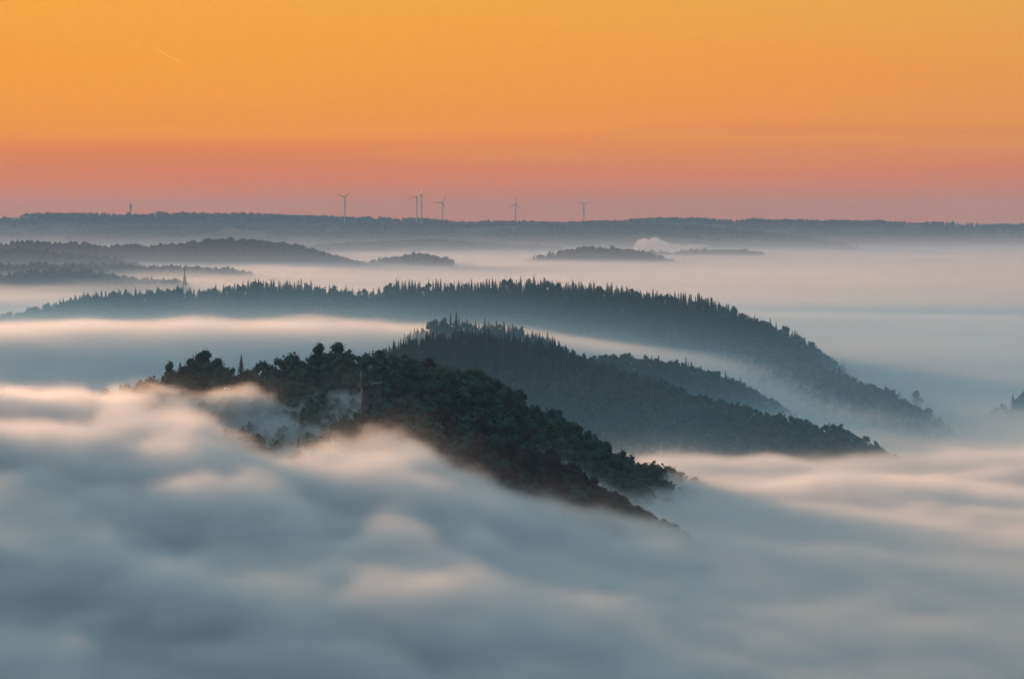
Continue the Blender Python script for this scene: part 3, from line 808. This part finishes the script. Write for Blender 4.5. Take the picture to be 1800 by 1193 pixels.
CASTLE = P(652, 690, 1085)
def castle():
    cx, cyy, _ = CASTLE
    zt = CAMZ - (674 - HORIZON) / F * 1085
    zg = min(gz(cx + a, cyy + b) for a in (-6, 6) for b in (-6, 6)) - 1.5
    h = zt - zg
    o = link('castle_ruin', None, loc=(cx, cyy, zg), label='dark stone castle ruin with flat-topped tower and flagpole on the near ridge', category='castle')
    o.rotation_euler = (0, 0, math.radians(8))
    keep = part('tower', lathe([(4.6, 0), (4.2, h * 0.4), (4.0, h - 1.2)], 20), STONE, o)
    for k, (a, z, w, hh) in enumerate([(-1.75, 0.62, 0.5, 1.3), (-1.30, 0.40, 0.45, 1.2), (-2.2, 0.38, 0.45, 1.2), (-1.65, 0.80, 0.6, 0.9)]):
        x, y = math.cos(a) * 4.08, math.sin(a) * 4.08
        v, f = box(-w, w, -0.12, 0.12, 0, hh); c, sn = math.cos(a + math.pi / 2), math.sin(a + math.pi / 2)
        w2 = np.stack([v[:, 0] * c - v[:, 1] * sn + x, v[:, 0] * sn + v[:, 1] * c + y, v[:, 2] + h * z], 1)
        part('window', (w2, f), DARK, keep)
    deck = part('platform', lathe([(4.75, h - 1.2), (4.85, h - 0.5)], 20), STONE, o)
    n = 14
    for k in range(n):
        a = k / n * 2 * math.pi
        v, f = box(-0.55, 0.55, -0.22, 0.22, 0, 0.9); c, sn = math.cos(a), math.sin(a)
        w2 = np.stack([v[:, 0] * -sn + v[:, 1] * c + c * 4.5, v[:, 0] * c + v[:, 1] * sn + sn * 4.5, v[:, 2] + h - 0.5], 1)
        part('merlon', (w2, f), STONE, deck)
    part('roof_edge', box(0.2, 4.2, -3.9, -3.5, h + 0.42, h + 0.62), ROOF, deck)
    part('curtain_wall', box(3.4, 12.5, -2.2, -0.9, -1.0, h * 0.60), STONE, o)
    side = part('gatehouse', box(8.6, 13.4, -3.0, 2.6, -1.2, h * 0.74), STONE, o)
    for k in (0, 1): part('window', box(9.8 + 1.9 * k, 10.4 + 1.9 * k, -3.12, -2.9, h * 0.42, h * 0.56), DARK, side)
    for k in range(4): part('merlon', box(8.7 + 1.25 * k, 9.4 + 1.25 * k, -3.0, -2.4, h * 0.74, h * 0.74 + 0.8), STONE, side)
    fp = part('flagpole', lathe([(0.13, h - 0.6), (0.11, h + 3), (0.07, h + 5.3)], 8), ROOF, o, loc=(-4.15, 0.1, 0))
    part('finial', lathe([(0.05, h + 5.3), (0.15, h + 5.42), (0.05, h + 5.55)], 8), ROOF, fp)
castle()

def steam():
    r = np.random.default_rng(5)
    rows = [(1112, 439, 3), (1120, 433, 9), (1132, 430, 14), (1143, 432, 13), (1152, 428, 15), (1162, 433, 11), (1180, 435, 8), (1200, 436, 6.5), (1225, 434, 5), (1250, 433, 2)]
    d = 8300; vs = []; n = 14
    pts = np.array(rows, float); t = np.linspace(0, 1, 46)
    a = np.interp(t, np.linspace(0, 1, len(pts)), pts[:, 0]); b = np.interp(t, np.linspace(0, 1, len(pts)), pts[:, 1]); c = np.interp(t, np.linspace(0, 1, len(pts)), pts[:, 2])
    ang = np.arange(n) / n * 2 * math.pi
    for i in range(len(t)):
        x, y, z = P(a[i], b[i], d)
        rr = c[i] * d / F * (1 + 0.55 * fbm(np.cos(ang) * 1.1 + 5 + t[i] * 9, np.sin(ang) * 1.1 + t[i] * 9, 61, 3))
        vs.append(np.stack([np.full(n, x), y + np.cos(ang) * rr * 1.3, z + np.sin(ang) * rr], 1))
    v = np.concatenate(vs); fs = []
    for k in range(len(t) - 1):
        for j in range(n):
            p, q = k * n + j, k * n + (j + 1) % n
            fs += [(p, q, q + n), (p, q + n, p + n)]
    e = (len(t) - 1) * n
    fs += [(0, j + 1, j) for j in range(1, n - 1)] + [(e, e + j, e + j + 1) for j in range(1, n - 1)]
    o0 = np.array(P(1180, 436, d))
    link('steam_plume', mesh_from('steam_plume', v - o0, np.array(fs), 3, volume_mat('steam', 0.03, (0.97, 0.97, 0.97), 0.3), True), loc=tuple(o0), label='pale steam plume drifting right behind the rounded blue hill', category='steam')
steam()

def contrail(a, b, r0, r1, dens, label):
    d = 60000; p, q = Vector(P(a[0], a[1], d)), Vector(P(b[0], b[1], d + 2500))
    L_ = (q - p).length; n = 12
    v, f = lathe([(r0 + (r1 - r0) * k / n, L_ * k / n) for k in range(n + 1)], 10)
    o = link('contrail', mesh_from('contrail', v, f, 3, volume_mat('ice_trail', dens, (1, 1, 1), 0.75), True), loc=p, label=label, category='contrail', group='aircraft trails in the orange sky')
    o.rotation_euler = (q - p).to_track_quat('Z', 'Y').to_euler()
contrail((272, 85), (321, 112), 9, 11, 0.0022, 'short bright slanting vapour trail high in the left sky')
contrail((432, 185.5), (482, 186.5), 9, 5, 0.002, 'faint level vapour trail low in the left sky')
contrail((848, 187), (860, 189.5), 6, 5, 0.002, 'tiny faint vapour trail low in the middle of the sky')
